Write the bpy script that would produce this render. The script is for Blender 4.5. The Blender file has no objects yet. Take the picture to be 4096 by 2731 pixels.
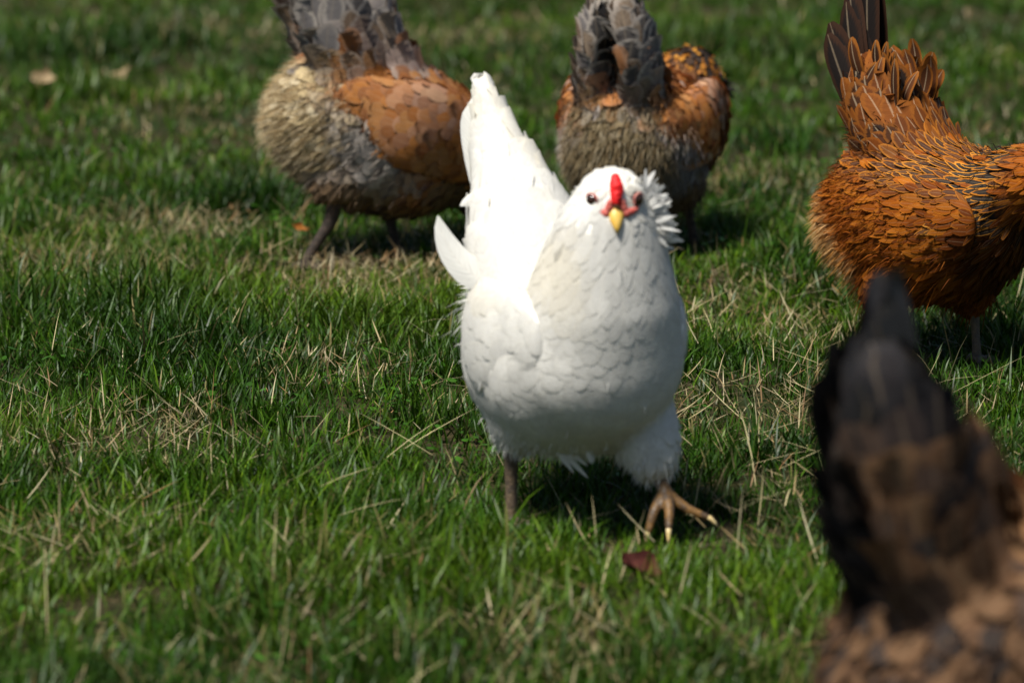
import bpy, bmesh, math, random
import numpy as np
from mathutils import Vector, Matrix
from mathutils.bvhtree import BVHTree

random.seed(4)
rng = np.random.default_rng(11)
R = math.radians
scene = bpy.context.scene
COL = scene.collection

# ------------------------------------------------------------------ camera
cam_d = bpy.data.cameras.new('camera')
cam_d.sensor_width = 36.0
cam_d.lens = 140.6
cam_d.clip_start = 0.05
cam_d.clip_end = 800.0
cam_d.dof.use_dof = True
cam_d.dof.focus_distance = 5.55
cam_d.dof.aperture_fstop = 4.6
cam_d.dof.aperture_blades = 0
cam = bpy.data.objects.new('camera', cam_d)
COL.objects.link(cam)
cam.location = (0.0, 0.0, 1.10)
cam.rotation_euler = (R(90 - 10.4), 0.0, 0.0)
scene.camera = cam

# ------------------------------------------------------------------ light
SUN_EL = 62.0
SUN_FROM = Vector((-0.66, -0.75, 0.0)).normalized()      # horizontal direction towards the sun
world = bpy.data.worlds.new('World')
scene.world = world
world.use_nodes = True
wn = world.node_tree.nodes
sky = wn.new('ShaderNodeTexSky')
sky.sky_type = 'NISHITA'
sky.sun_disc = False
sky.sun_elevation = R(SUN_EL)
sky.sun_rotation = math.atan2(SUN_FROM.x, SUN_FROM.y)
wn['Background'].inputs['Strength'].default_value = 0.05
world.node_tree.links.new(sky.outputs[0], wn['Background'].inputs['Color'])

sun_d = bpy.data.lights.new('sun', 'SUN')
sun_d.energy = 5.0
sun_d.angle = R(13.0)
sun_d.color = (1.0, 0.955, 0.88)
sun = bpy.data.objects.new('sun', sun_d)
COL.objects.link(sun)
sdir = Vector((SUN_FROM.x * math.cos(R(SUN_EL)), SUN_FROM.y * math.cos(R(SUN_EL)), math.sin(R(SUN_EL))))
sun.rotation_euler = sdir.to_track_quat('Z', 'Y').to_euler()
sun.location = sdir * 20

scene.view_settings.view_transform = 'Standard'
scene.view_settings.look = 'None'
scene.view_settings.gamma = 1.0
scene.view_settings.exposure = 0.6
scene.render.engine = 'CYCLES'
scene.cycles.use_denoising = True
scene.cycles.max_bounces = 6
scene.cycles.diffuse_bounces = 2
scene.cycles.transmission_bounces = 3
scene.cycles.sample_clamp_indirect = 6.0

# ------------------------------------------------------------------ helpers
def new_obj(name, mesh, parent=None, mat=None):
    o = bpy.data.objects.new(name, mesh)
    COL.objects.link(o)
    if parent is not None:
        o.parent = parent
    if mat is not None and mesh is not None:
        mesh.materials.clear()
        mesh.materials.append(mat)
    return o

def tag(o, label=None, cat=None, group=None, kind=None):
    if label: o['label'] = label
    if cat: o['category'] = cat
    if group: o['group'] = group
    if kind: o['kind'] = kind
    return o

def np_mesh(name, V, quads=None, tris=None, cols=None, uv=None, smooth=True):
    me = bpy.data.meshes.new(name)
    V = np.asarray(V, dtype=np.float32)
    q = np.zeros((0, 4), np.int32) if quads is None else np.asarray(quads, np.int32)
    t = np.zeros((0, 3), np.int32) if tris is None else np.asarray(tris, np.int32)
    loops = np.concatenate([q.ravel(), t.ravel()]).astype(np.int32)
    starts = np.concatenate([np.arange(len(q)) * 4, len(q) * 4 + np.arange(len(t)) * 3]).astype(np.int32)
    me.vertices.add(len(V)); me.vertices.foreach_set('co', V.ravel())
    me.loops.add(len(loops)); me.loops.foreach_set('vertex_index', loops)
    me.polygons.add(len(starts)); me.polygons.foreach_set('loop_start', starts)
    if smooth:
        me.polygons.foreach_set('use_smooth', np.ones(len(starts), bool))
    me.update(calc_edges=True)
    if uv is not None:
        l = me.uv_layers.new(name='UVMap')
        l.data.foreach_set('uv', np.asarray(uv, np.float32)[loops].ravel())
    for k, c in (cols or {}).items():
        a = me.color_attributes.new(k, 'FLOAT_COLOR', 'POINT')
        a.data.foreach_set('color', np.asarray(c, np.float32).ravel())
    return me

def hash_noise(xy, cell, seed):
    """2-D value noise, 0..1"""
    r = np.random.default_rng(seed).random((256, 256))
    g = np.asarray(xy) / cell
    i = np.floor(g).astype(int); f = g - i
    f = f * f * (3 - 2 * f)
    a = r[i[:, 0] % 256, i[:, 1] % 256]; b = r[(i[:, 0] + 1) % 256, i[:, 1] % 256]
    c = r[i[:, 0] % 256, (i[:, 1] + 1) % 256]; d = r[(i[:, 0] + 1) % 256, (i[:, 1] + 1) % 256]
    return (a * (1 - f[:, 0]) + b * f[:, 0]) * (1 - f[:, 1]) + (c * (1 - f[:, 0]) + d * f[:, 0]) * f[:, 1]

def wav(P, freq, seed):
    """smooth 3-D noise about -1..1 from a few sines"""
    r = np.random.default_rng(seed)
    out = np.zeros(len(P))
    for _ in range(6):
        d = r.normal(size=3); d /= np.linalg.norm(d)
        out += np.sin(P @ d * freq * r.uniform(.6, 1.7) + r.uniform(0, 6.3))
    return out / 2.6

def norm(a):
    return a / np.maximum(np.linalg.norm(a, axis=-1, keepdims=True), 1e-9)

def sstep(a, b, x):
    t = np.clip((x - a) / (b - a), 0, 1)
    return t * t * (3 - 2 * t)

# ------------------------------------------------------------------ materials
def mat_new(name):
    m = bpy.data.materials.new(name)
    m.use_nodes = True
    nt = m.node_tree
    return m, nt, nt.nodes['Principled BSDF'], nt.nodes['Material Output']

def math_node(nt, op, a, b=None, clamp=False):
    n = nt.nodes.new('ShaderNodeMath'); n.operation = op; n.use_clamp = clamp
    for k, v in enumerate((a, b)):
        if v is None: continue
        if isinstance(v, (int, float)): n.inputs[k].default_value = v
        else: nt.links.new(v, n.inputs[k])
    return n.outputs[0]

def ramp01(nt, val, lo, hi):
    n = nt.nodes.new('ShaderNodeMapRange'); n.interpolation_type = 'SMOOTHSTEP'
    nt.links.new(val, n.inputs['Value'])
    n.inputs['From Min'].default_value = lo; n.inputs['From Max'].default_value = hi
    return n.outputs['Result']

def mixc(nt, fac, a, b, blend='MIX'):
    n = nt.nodes.new('ShaderNodeMix'); n.data_type = 'RGBA'; n.blend_type = blend
    for sock, v in ((n.inputs[0], fac), (n.inputs[6], a), (n.inputs[7], b)):
        if isinstance(v, (int, float)): sock.default_value = v
        elif isinstance(v, tuple): sock.default_value = v
        else: nt.links.new(v, sock)
    return n.outputs[2]

def make_feather_mat(name, transl=0.18, rough=0.62, spec=0.25):
    m, nt, bs, out = mat_new(name)
    A = nt.nodes.new('ShaderNodeAttribute'); A.attribute_name = 'Col'
    E = nt.nodes.new('ShaderNodeAttribute'); E.attribute_name = 'Edge'
    U = nt.nodes.new('ShaderNodeUVMap')
    sp = nt.nodes.new('ShaderNodeSeparateXYZ'); nt.links.new(U.outputs[0], sp.inputs[0])
    u = sp.outputs[0]
    v = math_node(nt, 'MULTIPLY', math_node(nt, 'ABSOLUTE', math_node(nt, 'SUBTRACT', sp.outputs[1], 0.5)), 2.0)
    tip = math_node(nt, 'MULTIPLY', math_node(nt, 'MAXIMUM', math_node(nt, 'SUBTRACT', u, 0.62), 0.0), 2.3)
    r = math_node(nt, 'SQRT', math_node(nt, 'ADD', math_node(nt, 'MULTIPLY', v, v), math_node(nt, 'MULTIPLY', tip, tip)))
    # barbs: streaks running outwards from the shaft
    comb = nt.nodes.new('ShaderNodeCombineXYZ')
    nt.links.new(math_node(nt, 'MULTIPLY', math_node(nt, 'SUBTRACT', u, math_node(nt, 'MULTIPLY', v, 0.22)), 16.0), comb.inputs[0])
    nt.links.new(math_node(nt, 'MULTIPLY', v, 0.8), comb.inputs[1])
    geo = nt.nodes.new('ShaderNodeNewGeometry')
    nt.links.new(geo.outputs['Random Per Island'], comb.inputs[2])
    bn = nt.nodes.new('ShaderNodeTexNoise'); bn.inputs['Scale'].default_value = 2.0; bn.inputs['Detail'].default_value = 3.0
    nt.links.new(comb.outputs[0], bn.inputs['Vector'])
    rj = math_node(nt, 'ADD', r, math_node(nt, 'MULTIPLY', math_node(nt, 'SUBTRACT', bn.outputs[0], 0.5), 0.35))
    edge = math_node(nt, 'MULTIPLY', ramp01(nt, rj, 0.60, 0.86), E.outputs['Alpha'])
    c = mixc(nt, edge, A.outputs['Color'], E.outputs['Color'])
    sh = math_node(nt, 'MULTIPLY', math_node(nt, 'SUBTRACT', 1.0, ramp01(nt, v, 0.03, 0.12)), A.outputs['Alpha'])
    c = mixc(nt, math_node(nt, 'MULTIPLY', sh, 0.6), c, mixc(nt, 0.75, c, (0.55, 0.42, 0.27, 1)))
    k = math_node(nt, 'ADD', math_node(nt, 'MULTIPLY', bn.outputs[0], 0.5), 0.75)
    kc = nt.nodes.new('ShaderNodeCombineColor')
    for i in range(3): nt.links.new(k, kc.inputs[i])
    c = mixc(nt, 1.0, c, kc.outputs[0], 'MULTIPLY')
    nt.links.new(c, bs.inputs['Base Color'])
    bs.inputs['Roughness'].default_value = rough
    bs.inputs['Specular IOR Level'].default_value = spec
    bp = nt.nodes.new('ShaderNodeBump'); bp.inputs['Strength'].default_value = 0.25; bp.inputs['Distance'].default_value = 0.002
    nt.links.new(bn.outputs[0], bp.inputs['Height']); nt.links.new(bp.outputs[0], bs.inputs['Normal'])
    tr = nt.nodes.new('ShaderNodeBsdfTranslucent'); nt.links.new(c, tr.inputs['Color'])
    mx = nt.nodes.new('ShaderNodeMixShader'); mx.inputs[0].default_value = transl
    nt.links.new(bs.outputs[0], mx.inputs[1]); nt.links.new(tr.outputs[0], mx.inputs[2])
    nt.links.new(mx.outputs[0], out.inputs['Surface'])
    return m

M_FEATHER = make_feather_mat('feather', 0.15, 0.72, 0.10)
M_GLOSS = make_feather_mat('glossy_black_feather', 0.0, 0.42, 0.45)
M_WHITE = make_feather_mat('white_feather', 0.38, 0.7, 0.12)

def make_attr_mat(name, rough=0.8, spec=0.2, transl=0.0, noise=0.0):
    m, nt, bs, out = mat_new(name)
    A = nt.nodes.new('ShaderNodeAttribute'); A.attribute_name = 'Col'
    c = A.outputs['Color']
    if noise:
        tc = nt.nodes.new('ShaderNodeTexCoord')
        n = nt.nodes.new('ShaderNodeTexNoise'); n.inputs['Scale'].default_value = noise; n.inputs['Detail'].default_value = 4
        nt.links.new(tc.outputs['Object'], n.inputs['Vector'])
        c = mixc(nt, 0.35, c, n.outputs['Color'], 'OVERLAY')
    nt.links.new(c, bs.inputs['Base Color'])
    bs.inputs['Roughness'].default_value = rough
    bs.inputs['Specular IOR Level'].default_value = spec
    if transl:
        tr = nt.nodes.new('ShaderNodeBsdfTranslucent'); nt.links.new(c, tr.inputs['Color'])
        mx = nt.nodes.new('ShaderNodeMixShader'); mx.inputs[0].default_value = transl
        nt.links.new(bs.outputs[0], mx.inputs[1]); nt.links.new(tr.outputs[0], mx.inputs[2])
        nt.links.new(mx.outputs[0], out.inputs['Surface'])
    return m

M_SKIN = make_attr_mat('body_down', 0.9, 0.1)
M_FLUFF = make_attr_mat('fluff', 0.8, 0.15, 0.3)
M_GRASS = make_attr_mat('grass_blade', 0.42, 0.20, 0.22)
M_STRAW = make_attr_mat('straw', 0.5, 0.4, 0.2)

def make_plain(name, col, col2, scale, rough=0.5, spec=0.4, bump=0.3, bumpd=0.001, sss=0.0):
    m, nt, bs, out = mat_new(name)
    tc = nt.nodes.new('ShaderNodeTexCoord')
    n = nt.nodes.new('ShaderNodeTexNoise'); n.inputs['Scale'].default_value = scale; n.inputs['Detail'].default_value = 5
    nt.links.new(tc.outputs['Object'], n.inputs['Vector'])
    c = mixc(nt, ramp01(nt, n.outputs[0], 0.35, 0.65), (*col, 1), (*col2, 1))
    nt.links.new(c, bs.inputs['Base Color'])
    bs.inputs['Roughness'].default_value = rough; bs.inputs['Specular IOR Level'].default_value = spec
    v = nt.nodes.new('ShaderNodeTexVoronoi'); v.inputs['Scale'].default_value = scale * 3
    nt.links.new(tc.outputs['Object'], v.inputs['Vector'])
    bp = nt.nodes.new('ShaderNodeBump'); bp.inputs['Strength'].default_value = bump; bp.inputs['Distance'].default_value = bumpd
    nt.links.new(v.outputs['Distance'], bp.inputs['Height']); nt.links.new(bp.outputs[0], bs.inputs['Normal'])
    if sss:
        bs.inputs['Subsurface Weight'].default_value = sss
        bs.inputs['Subsurface Radius'].default_value = (0.004, 0.001, 0.001)
    return m

M_LEG = make_plain('leg_scales', (0.065, 0.048, 0.036), (0.12, 0.085, 0.05), 120, 0.55, 0.4, 0.6)
M_LEGY = make_plain('leg_scales_willow', (0.060, 0.038, 0.022), (0.165, 0.085, 0.022), 90, 0.5, 0.4, 0.6)
M_LEGD = make_plain('leg_scales_slate', (0.028, 0.022, 0.018), (0.058, 0.042, 0.032), 120, 0.7, 0.15, 0.6)
M_CLAW = make_plain('claw_horn', (0.55, 0.40, 0.16), (0.62, 0.50, 0.27), 150, 0.4, 0.5, 0.1)
M_BEAK = make_plain('beak_horn', (0.62, 0.36, 0.05), (0.66, 0.44, 0.10), 90, 0.42, 0.45, 0.1)
M_BEAKD = make_plain('beak_horn_dark', (0.16, 0.11, 0.06), (0.25, 0.17, 0.08), 90, 0.42, 0.45, 0.1)
M_COMB = make_plain('comb_skin', (0.80, 0.010, 0.012), (0.66, 0.012, 0.012), 160, 0.5, 0.35, 0.5, 0.002)
M_FACE = make_plain('face_skin', (0.42, 0.06, 0.05), (0.52, 0.13, 0.10), 160, 0.6, 0.3, 0.5)
M_LID = make_plain('eyelid_skin', (0.42, 0.13, 0.11), (0.50, 0.22, 0.18), 160, 0.6, 0.3, 0.4)
M_EYE = make_plain('eye_dark', (0.010, 0.007, 0.006), (0.03, 0.012, 0.006), 60, 0.12, 0.6, 0.0)

# ------------------------------------------------------------------ ground
def ground_h(xy):
    h = (hash_noise(xy, 0.55, 3) - .5) * 0.030 + (hash_noise(xy, 0.21, 5) - .5) * 0.014 + (hash_noise(xy, 1.9, 8) - .5) * 0.05
    return h

def gh(x, y):
    return float(ground_h(np.array([[x, y]]))[0])

DRY = [(-0.57, 6.96, .10, 1.0), (-0.74, 6.57, .13, 1.0), (-0.60, 6.52, .10, .8), (-0.46, 5.26, .065, 1.0), (-0.62, 8.41, .22, .8),
       (-0.81, 10.5, .25, .7), (-0.50, 10.4, .3, .8), (-0.11, 10.4, .25, .8), (0.41, 7.46, .12, 1.), (-0.24, 6.60, .16, .75), (0.19, 5.29, .12, .6),
       (-0.10, 6.5, .16, .7), (0.36, 5.29, .14, .7), (0.06, 4.15, .10, .7), (1.02, 8.27, .2, .8), (0.22, 4.13, .07, .5), (-.2, 4.45, .1, .25), (-.53, 4.62, .1, .5),
       (-0.72, 7.05, .1, .6), (-.25, 5.6, .09, .6), (.45, 6.0, .15, .5), (0.50, 4.75, .15, .6)]
DARK = [(-0.49, 7.24, .10, 1.), (-0.85, 6.89, .10, .9), (-0.56, 6.01, .2, .9), (-0.44, 5.76, .16, .8), (-0.77, 6.04, .14, 1.), (-1.06, 9.91, .4, .8),
        (-0.1, 4.45, .18, .45), (0.74, 5.93, .15, .7), (-0.27, 4.3, .1, .6), (.5, 9.8, .4, .6), (-0.2, 5.9, .2, .6)]  # tufts of deep-green grass; some spots put shade into the blade colour
TROD = [(-.0, 4.78, .07, 1.), (.17, 4.62, .13, 1.), (-.37, 6.55, .10, 1.), (-.24, 6.6, .1, 1.), (.30, 6.6, .12, 1.), (.2, 6.6, .1, 1.), (.49, 5.7, .1, 1.), (.64, 5.7, .1, 1.)]
BARE = [(-0.45, 4.30, .075, 1.0), (-0.82, 9.22, .09, .8), (-1.0, 8.1, .1, .7)]

def spots(xy, S):
    o = np.zeros(len(xy))
    for x, y, r, a in S:
        d2 = ((xy[:, 0] - x) ** 2 + ((xy[:, 1] - y) / 1.25) ** 2 * 0 + ((xy[:, 1] - y) * .75) ** 2) / (r * r)
        o = np.maximum(o, a * np.exp(-d2))
    return o

def dryness(xy):
    n = hash_noise(xy, 0.30, 21) * .6 + hash_noise(xy, 0.11, 22) * .4
    return np.clip(spots(xy, DRY) + sstep(.60, .85, n) * .42, 0, 1)

def lush_shade(xy):
    n = hash_noise(xy, 0.50, 31) * .6 + hash_noise(xy, 0.17, 32) * .4
    return np.clip(spots(xy, DARK) + sstep(.55, .85, n) * .7, 0, 1)

def axis(fine0, fine1, step, far0, far1):
    a = list(np.arange(fine0, fine1 + 1e-6, step))
    s = step; x = fine1
    while x < far1: s *= 1.35; x += s; a.append(x)
    s = step; x = fine0
    while x > far0: s *= 1.35; x -= s; a.insert(0, x)
    return np.array(a)

gx = axis(-2.6, 2.6, 0.05, -250, 250); gy = axis(3.0, 13.0, 0.06, -250, 600)
GX, GY = np.meshgrid(gx, gy, indexing='ij')
gxy = np.stack([GX.ravel(), GY.ravel()], 1)
near = np.exp(-np.maximum(0, np.hypot(gxy[:, 0] / 3.0, (gxy[:, 1] - 8) / 6.0) - 1) ** 2 * 2)
gz = ground_h(gxy)
nx, ny = len(gx), len(gy)
idx = np.arange(nx * ny).reshape(nx, ny)
gq = np.stack([idx[:-1, :-1].ravel(), idx[1:, :-1].ravel(), idx[1:, 1:].ravel(), idx[:-1, 1:].ravel()], 1)
gm = np_mesh('ground', np.column_stack([gxy, gz]), quads=gq)

def make_ground_mat():
    m, nt, bs, out = mat_new('turf_soil')
    tc = nt.nodes.new('ShaderNodeTexCoord')
    n1 = nt.nodes.new('ShaderNodeTexNoise'); n1.inputs['Scale'].default_value = 3.0; n1.inputs['Detail'].default_value = 8
    n2 = nt.nodes.new('ShaderNodeTexNoise'); n2.inputs['Scale'].default_value = 60.0; n2.inputs['Detail'].default_value = 6
    for n in (n1, n2): nt.links.new(tc.outputs['Object'], n.inputs['Vector'])
    c = mixc(nt, ramp01(nt, n1.outputs[0], .35, .65), (0.014, 0.022, 0.005, 1), (0.026, 0.021, 0.010, 1))
    c = mixc(nt, ramp01(nt, n2.outputs[0], .5, .72), c, (0.065, 0.050, 0.022, 1))
    nt.links.new(c, bs.inputs['Base Color'])
    bs.inputs['Roughness'].default_value = 0.95; bs.inputs['Specular IOR Level'].default_value = 0.1
    bp = nt.nodes.new('ShaderNodeBump'); bp.inputs['Strength'].default_value = 0.8; bp.inputs['Distance'].default_value = 0.01
    nt.links.new(n2.outputs[0], bp.inputs['Height']); nt.links.new(bp.outputs[0], bs.inputs['Normal'])
    return m

tag(new_obj('ground', gm, None, make_ground_mat()), kind='structure')

# ------------------------------------------------------------------ grass
def blades(xy, z, L, W, az, lean, curl, cb, ct, twist):
    n = len(xy)
    d = np.stack([np.cos(az), np.sin(az), np.zeros(n)], 1)
    sa = az + np.pi / 2 + twist
    sd = np.stack([np.cos(sa), np.sin(sa), np.zeros(n)], 1)
    V = np.zeros((n, 7, 3)); C = np.ones((n, 7, 4))
    base = np.column_stack([xy, z])
    S = [0, .36, .72, 1.0]; WW = [.75, 1.0, .7, 0]
    k = 0
    for s, w in zip(S, WW):
        a = lean + curl * s
        am = lean + curl * s * .5
        p = base + d * (L * s * np.sin(am))[:, None]
        p[:, 2] += L * s * np.cos(am)
        c = cb + (ct - cb) * s
        if w > 0:
            V[:, k] = p - sd * (W * w * .5)[:, None]; V[:, k + 1] = p + sd * (W * w * .5)[:, None]
            C[:, k, :3] = c; C[:, k + 1, :3] = c; k += 2
        else:
            V[:, k] = p; C[:, k, :3] = c
    o = (np.arange(n) * 7)[:, None]
    q = np.concatenate([o + np.array([[0, 1, 3, 2]]), o + np.array([[2, 3, 5, 4]])])
    t = o + np.array([[4, 5, 6]])
    return V.reshape(-1, 3), q, t, C.reshape(-1, 4)

def scatter(n, y0, y1, mx):
    """random ground points in the wedge of lawn in front of the camera"""
    y = rng.uniform(y0, y1, n * 2)
    hw = 0.135 * y + mx
    keep = rng.random(n * 2) < hw / hw.max()
    y = y[keep][:n]
    hw = 0.135 * y + mx
    return np.column_stack([rng.uniform(-1, 1, len(y)) * hw, y])

def tufted(n, y0, y1, mx, per, spread):
    c = scatter(n // per, y0, y1, mx)
    i = rng.integers(0, len(c), n)
    off = rng.normal(size=(n, 2)) * spread
    return c[i] + off, np.arctan2(off[:, 1], off[:, 0]), np.linalg.norm(off, axis=1) / spread, i

def pal(n, xy):
    """green of every blade"""
    a = np.array([0.0075, 0.029, 0.0010]); b = np.array([0.024, 0.070, 0.0014]); c = np.array([0.074, 0.130, 0.003]); dk = np.array([0.004, 0.022, 0.0025])
    t = np.clip(hash_noise(xy, .4, 41) * .7 + hash_noise(xy, .07, 42) * .3 + rng.normal(size=n) * .18, 0, 1)[:, None]
    col = np.where(t < .5, a + (b - a) * t * 2, b + (c - b) * (t - .5) * 2)
    lu = lush_shade(xy)[:, None]
    col = col * (1 - lu * .75) + dk * lu * .75
    return col * rng.uniform(.6, 1.35, n)[:, None]

def lawn(name, n, y0, y1, mx, wmul, label):
    xa, aa, ra, _ = tufted(int(n * .65), y0, y1, mx, 14, .013)
    xb = scatter(int(n * .35), y0, y1, mx)
    xy = np.concatenate([xa, xb]); m = len(xy)
    az = np.concatenate([aa, rng.uniform(0, 6.283, len(xb))]) + rng.normal(size=m) * .6
    dr = dryness(xy); lu = lush_shade(xy); br = spots(xy, BARE)
    thin = sstep(.42, .18, hash_noise(xy, .085, 61)) * .75
    keep = rng.random(m) > np.maximum(np.maximum(dr * .40, br * .85), thin)
    xy, az, dr, lu = xy[keep], az[keep], dr[keep], lu[keep]; m = len(xy)
    L = rng.gamma(9, .0036, m) * (1 + lu * .95) * (1 - dr * .35)
    L *= .8 + .5 * hash_noise(xy, .25, 51)
    L *= 1.04 * (1 - .45 * spots(xy, TROD))      # shorter where the flock has trodden
    W = rng.uniform(.0015, .0031, m) * (1 + lu * .45) * wmul
    lean = np.abs(rng.normal(size=m)) * .33 + .08
    curl = rng.uniform(.1, 1.15, m)
    cb = pal(m, xy)
    ct = cb * rng.uniform(.95, 1.45, m)[:, None] + np.array([.010, .010, 0]) * rng.random(m)[:, None]
    yl = (rng.random(m) < .03 + dr * .25)[:, None]
    ct = np.where(yl, np.array([.26, .20, .085]) * rng.uniform(.6, 1.2, m)[:, None], ct)
    V, q, t, C = blades(xy, ground_h(xy) - .003, L, W, az, lean, curl, cb, ct, rng.normal(size=m) * .5)
    o = new_obj(name, np_mesh(name, V, q, t, {'Col': C}), None, M_GRASS)
    tag(o, label, 'grass', kind='stuff')
    return o

lawn('grass', 235000, 3.5, 7.6, .55, 1.0, 'short green lawn grass in the near and middle ground')
lawn('grass', 120000, 7.6, 14.5, .9, 1.7, 'blurred green lawn grass in the far background')

def straw(name, n, y0, y1, mx, label, wmul=1.0):
    xy = scatter(n * 4, y0, y1, mx)
    dr = dryness(xy)
    keep = rng.random(len(xy)) < .03 + dr * .97
    xy = xy[keep][:n]; m = len(xy)
    L = rng.gamma(5, .0085, m) * (1 - .25 * dryness(xy))
    W = rng.uniform(.0010, .0022, m) * wmul
    up = rng.random(m) < .4
    lean = np.where(up, np.abs(rng.normal(size=m)) * .45 + .1, rng.uniform(1.0, 1.5, m))
    curl = np.where(up, rng.uniform(-.3, .9, m), rng.uniform(-.25, .25, m))
    pa = .85 * np.array([[.46, .37, .19], [.36, .26, .12], [.54, .47, .28], [.30, .17, .07], [.42, .33, .19]])
    cb = pa[rng.integers(0, len(pa), m)] * rng.uniform(.55, 1.1, m)[:, None]
    z = ground_h(xy) + np.where(up, -.002, rng.uniform(.004, .03, m))
    V, q, t, C = blades(xy, z, L, W, rng.uniform(0, 6.283, m), lean, curl, cb, cb * 1.08, rng.normal(size=m) * .3)
    o = new_obj(name, np_mesh(name, V, q, t, {'Col': C}), None, M_STRAW)
    tag(o, label, 'dry grass', kind='stuff')

straw('dry_grass', 20000, 3.5, 7.6, .55, 'pale dry straw lying between the green blades in the near and middle ground')
straw('dry_grass', 6000, 7.6, 14.5, .9, 'pale dry straw patches in the blurred far background', 1.7)

def weeds(n):
    c = scatter(n // 7, 3.6, 8.0, .4)
    c = c[hash_noise(c, .4, 71) > .5]
    xy = np.repeat(c, 7, axis=0) + rng.normal(size=(len(c) * 7, 2)) * .018
    m = len(xy); az = rng.uniform(0, 6.283, m)
    B = np.column_stack([xy, ground_h(xy) + rng.uniform(.004, .028, m)])
    D = np.column_stack([np.cos(az), np.sin(az), rng.uniform(-.1, .7, m)]); N = np.tile([0., 0, 1], (m, 1)) + rng.normal(size=(m, 3)) * .3
    V, Q, uv, k = free_feathers(B, D, N, rng.uniform(.008, .017, m), rng.uniform(.006, .011, m), -.4, 'round')
    cc = np.array([.028, .085, .006]) * rng.uniform(.6, 1.7, m)[:, None]
    tag(new_obj('ground_weeds', np_mesh('ground_weeds', V, quads=Q, cols={'Col': rgba(cc, 1, k)}), None, M_GRASS), 'small round-leaved weeds growing low among the lawn grass', 'weeds', kind='stuff')

# long single stalks that stand out of the sward
def stalks():
    S = []   # x, y, length, azimuth, lean, curl
    S += [(-.505, 4.22, .115, 1.75, .12, .25), (-.49, 4.10, .10, -.1, .55, 1.2), (-.14, 5.05, .12, .55, 1.15, .1), (-.10, 5.02, .13, 2.6, 1.15, .1),
          (-.16, 5.0, .11, .75, 1.1, .2), (.10, 4.60, .07, 1.9, .1, .35), (.30, 5.1, .12, .2, 1.25, .1), (.34, 4.95, .13, .35, 1.2, .1), (.42, 5.0, .10, 2.9, 1.2, .2),
          (.38, 5.2, .07, 1.4, .25, .2), (.44, 5.15, .08, 1.9, .3, -.2), (.52, 5.05, .11, .4, 1.1, 0), (-.02, 4.15, .10, .9, .8, .3), (.03, 4.12, .08, 2.2, .6, .4),
          (.12, 4.42, .07, .9, .5, .1), (.10, 4.40, .06, 1.1, .5, .1), (-.38, 4.95, .07, 1.7, .2, .3), (-.55, 5.3, .08, 1.8, .4, .3), (-.30, 5.5, .09, 2.2, .35, 1.0)]
    for _ in range(60):
        S.append((random.uniform(.2, .62), random.uniform(4.65, 5.6), random.uniform(.05, .12), random.uniform(0, 6.28), random.choice([.25, .5, 1.1, 1.25]), random.uniform(-.2, .5)))
    for _ in range(90):
        y = random.uniform(3.8, 6.8); x = random.uniform(-1, 1) * (.135 * y + .3)
        S.append((x, y, random.uniform(.05, .115), random.uniform(0, 6.28), random.choice([.25, .6, 1.1, 1.25]), random.uniform(-.2, .7)))
    S = np.array(S); m = len(S)
    xy = S[:, :2]
    z = ground_h(xy) + np.where(S[:, 4] > 1, .028, 0)
    cb = np.array([.55, .47, .25]) * rng.uniform(.7, 1.1, m)[:, None]
    V, q, t, C = blades(xy, z, S[:, 2], rng.uniform(.0011, .0019, m), S[:, 3], S[:, 4], S[:, 5], cb, cb, np.zeros(m))
    tag(new_obj('straw_stalks', np_mesh('straw_stalks', V, q, t, {'Col': C}), None, M_STRAW), 'long bleached straw stalks standing out of the lawn', 'straw', kind='stuff')
stalks()

# ------------------------------------------------------------------ hen toolkit
_bm = bmesh.new(); bmesh.ops.create_icosphere(_bm, subdivisions=3, radius=1.0)
ICO_V = np.array([v.co[:] for v in _bm.verts]); ICO_F = np.array([[v.index for v in f.verts] for f in _bm.faces]); _bm.free()

class Ell:
    def __init__(s): s.c = []; s.r = []; s.t = []; s.f = []
    def chain(s, tagname, keys, flow=None, n=6):
        """keys: rows of x,y,z,rx,ry,rz; flow: direction feathers lie in (None = backwards along the chain)"""
        K = np.array(keys, float)
        m = len(K)
        for i in range(max(1, m - 1)):
            p0 = K[max(i - 1, 0)]; p1 = K[i]; p2 = K[min(i + 1, m - 1)]; p3 = K[min(i + 2, m - 1)]
            last = i >= m - 2
            for j in range(n + (1 if last else 0)):
                t = j / n
                q = .5 * ((2 * p1) + (-p0 + p2) * t + (2 * p0 - 5 * p1 + 4 * p2 - p3) * t * t + (-p0 + 3 * p1 - 3 * p2 + p3) * t ** 3)
                tg = p2[:3] - p1[:3]
                fl = np.array(flow, float) if flow is not None else tg
                ln = np.linalg.norm(fl)
                s.c.append(q[:3]); s.r.append(np.maximum(q[3:], .004)); s.t.append(tagname); s.f.append(fl / ln if ln > 0 else np.array([-1., 0, 0]))
                if m == 1: break
        return s

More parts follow.
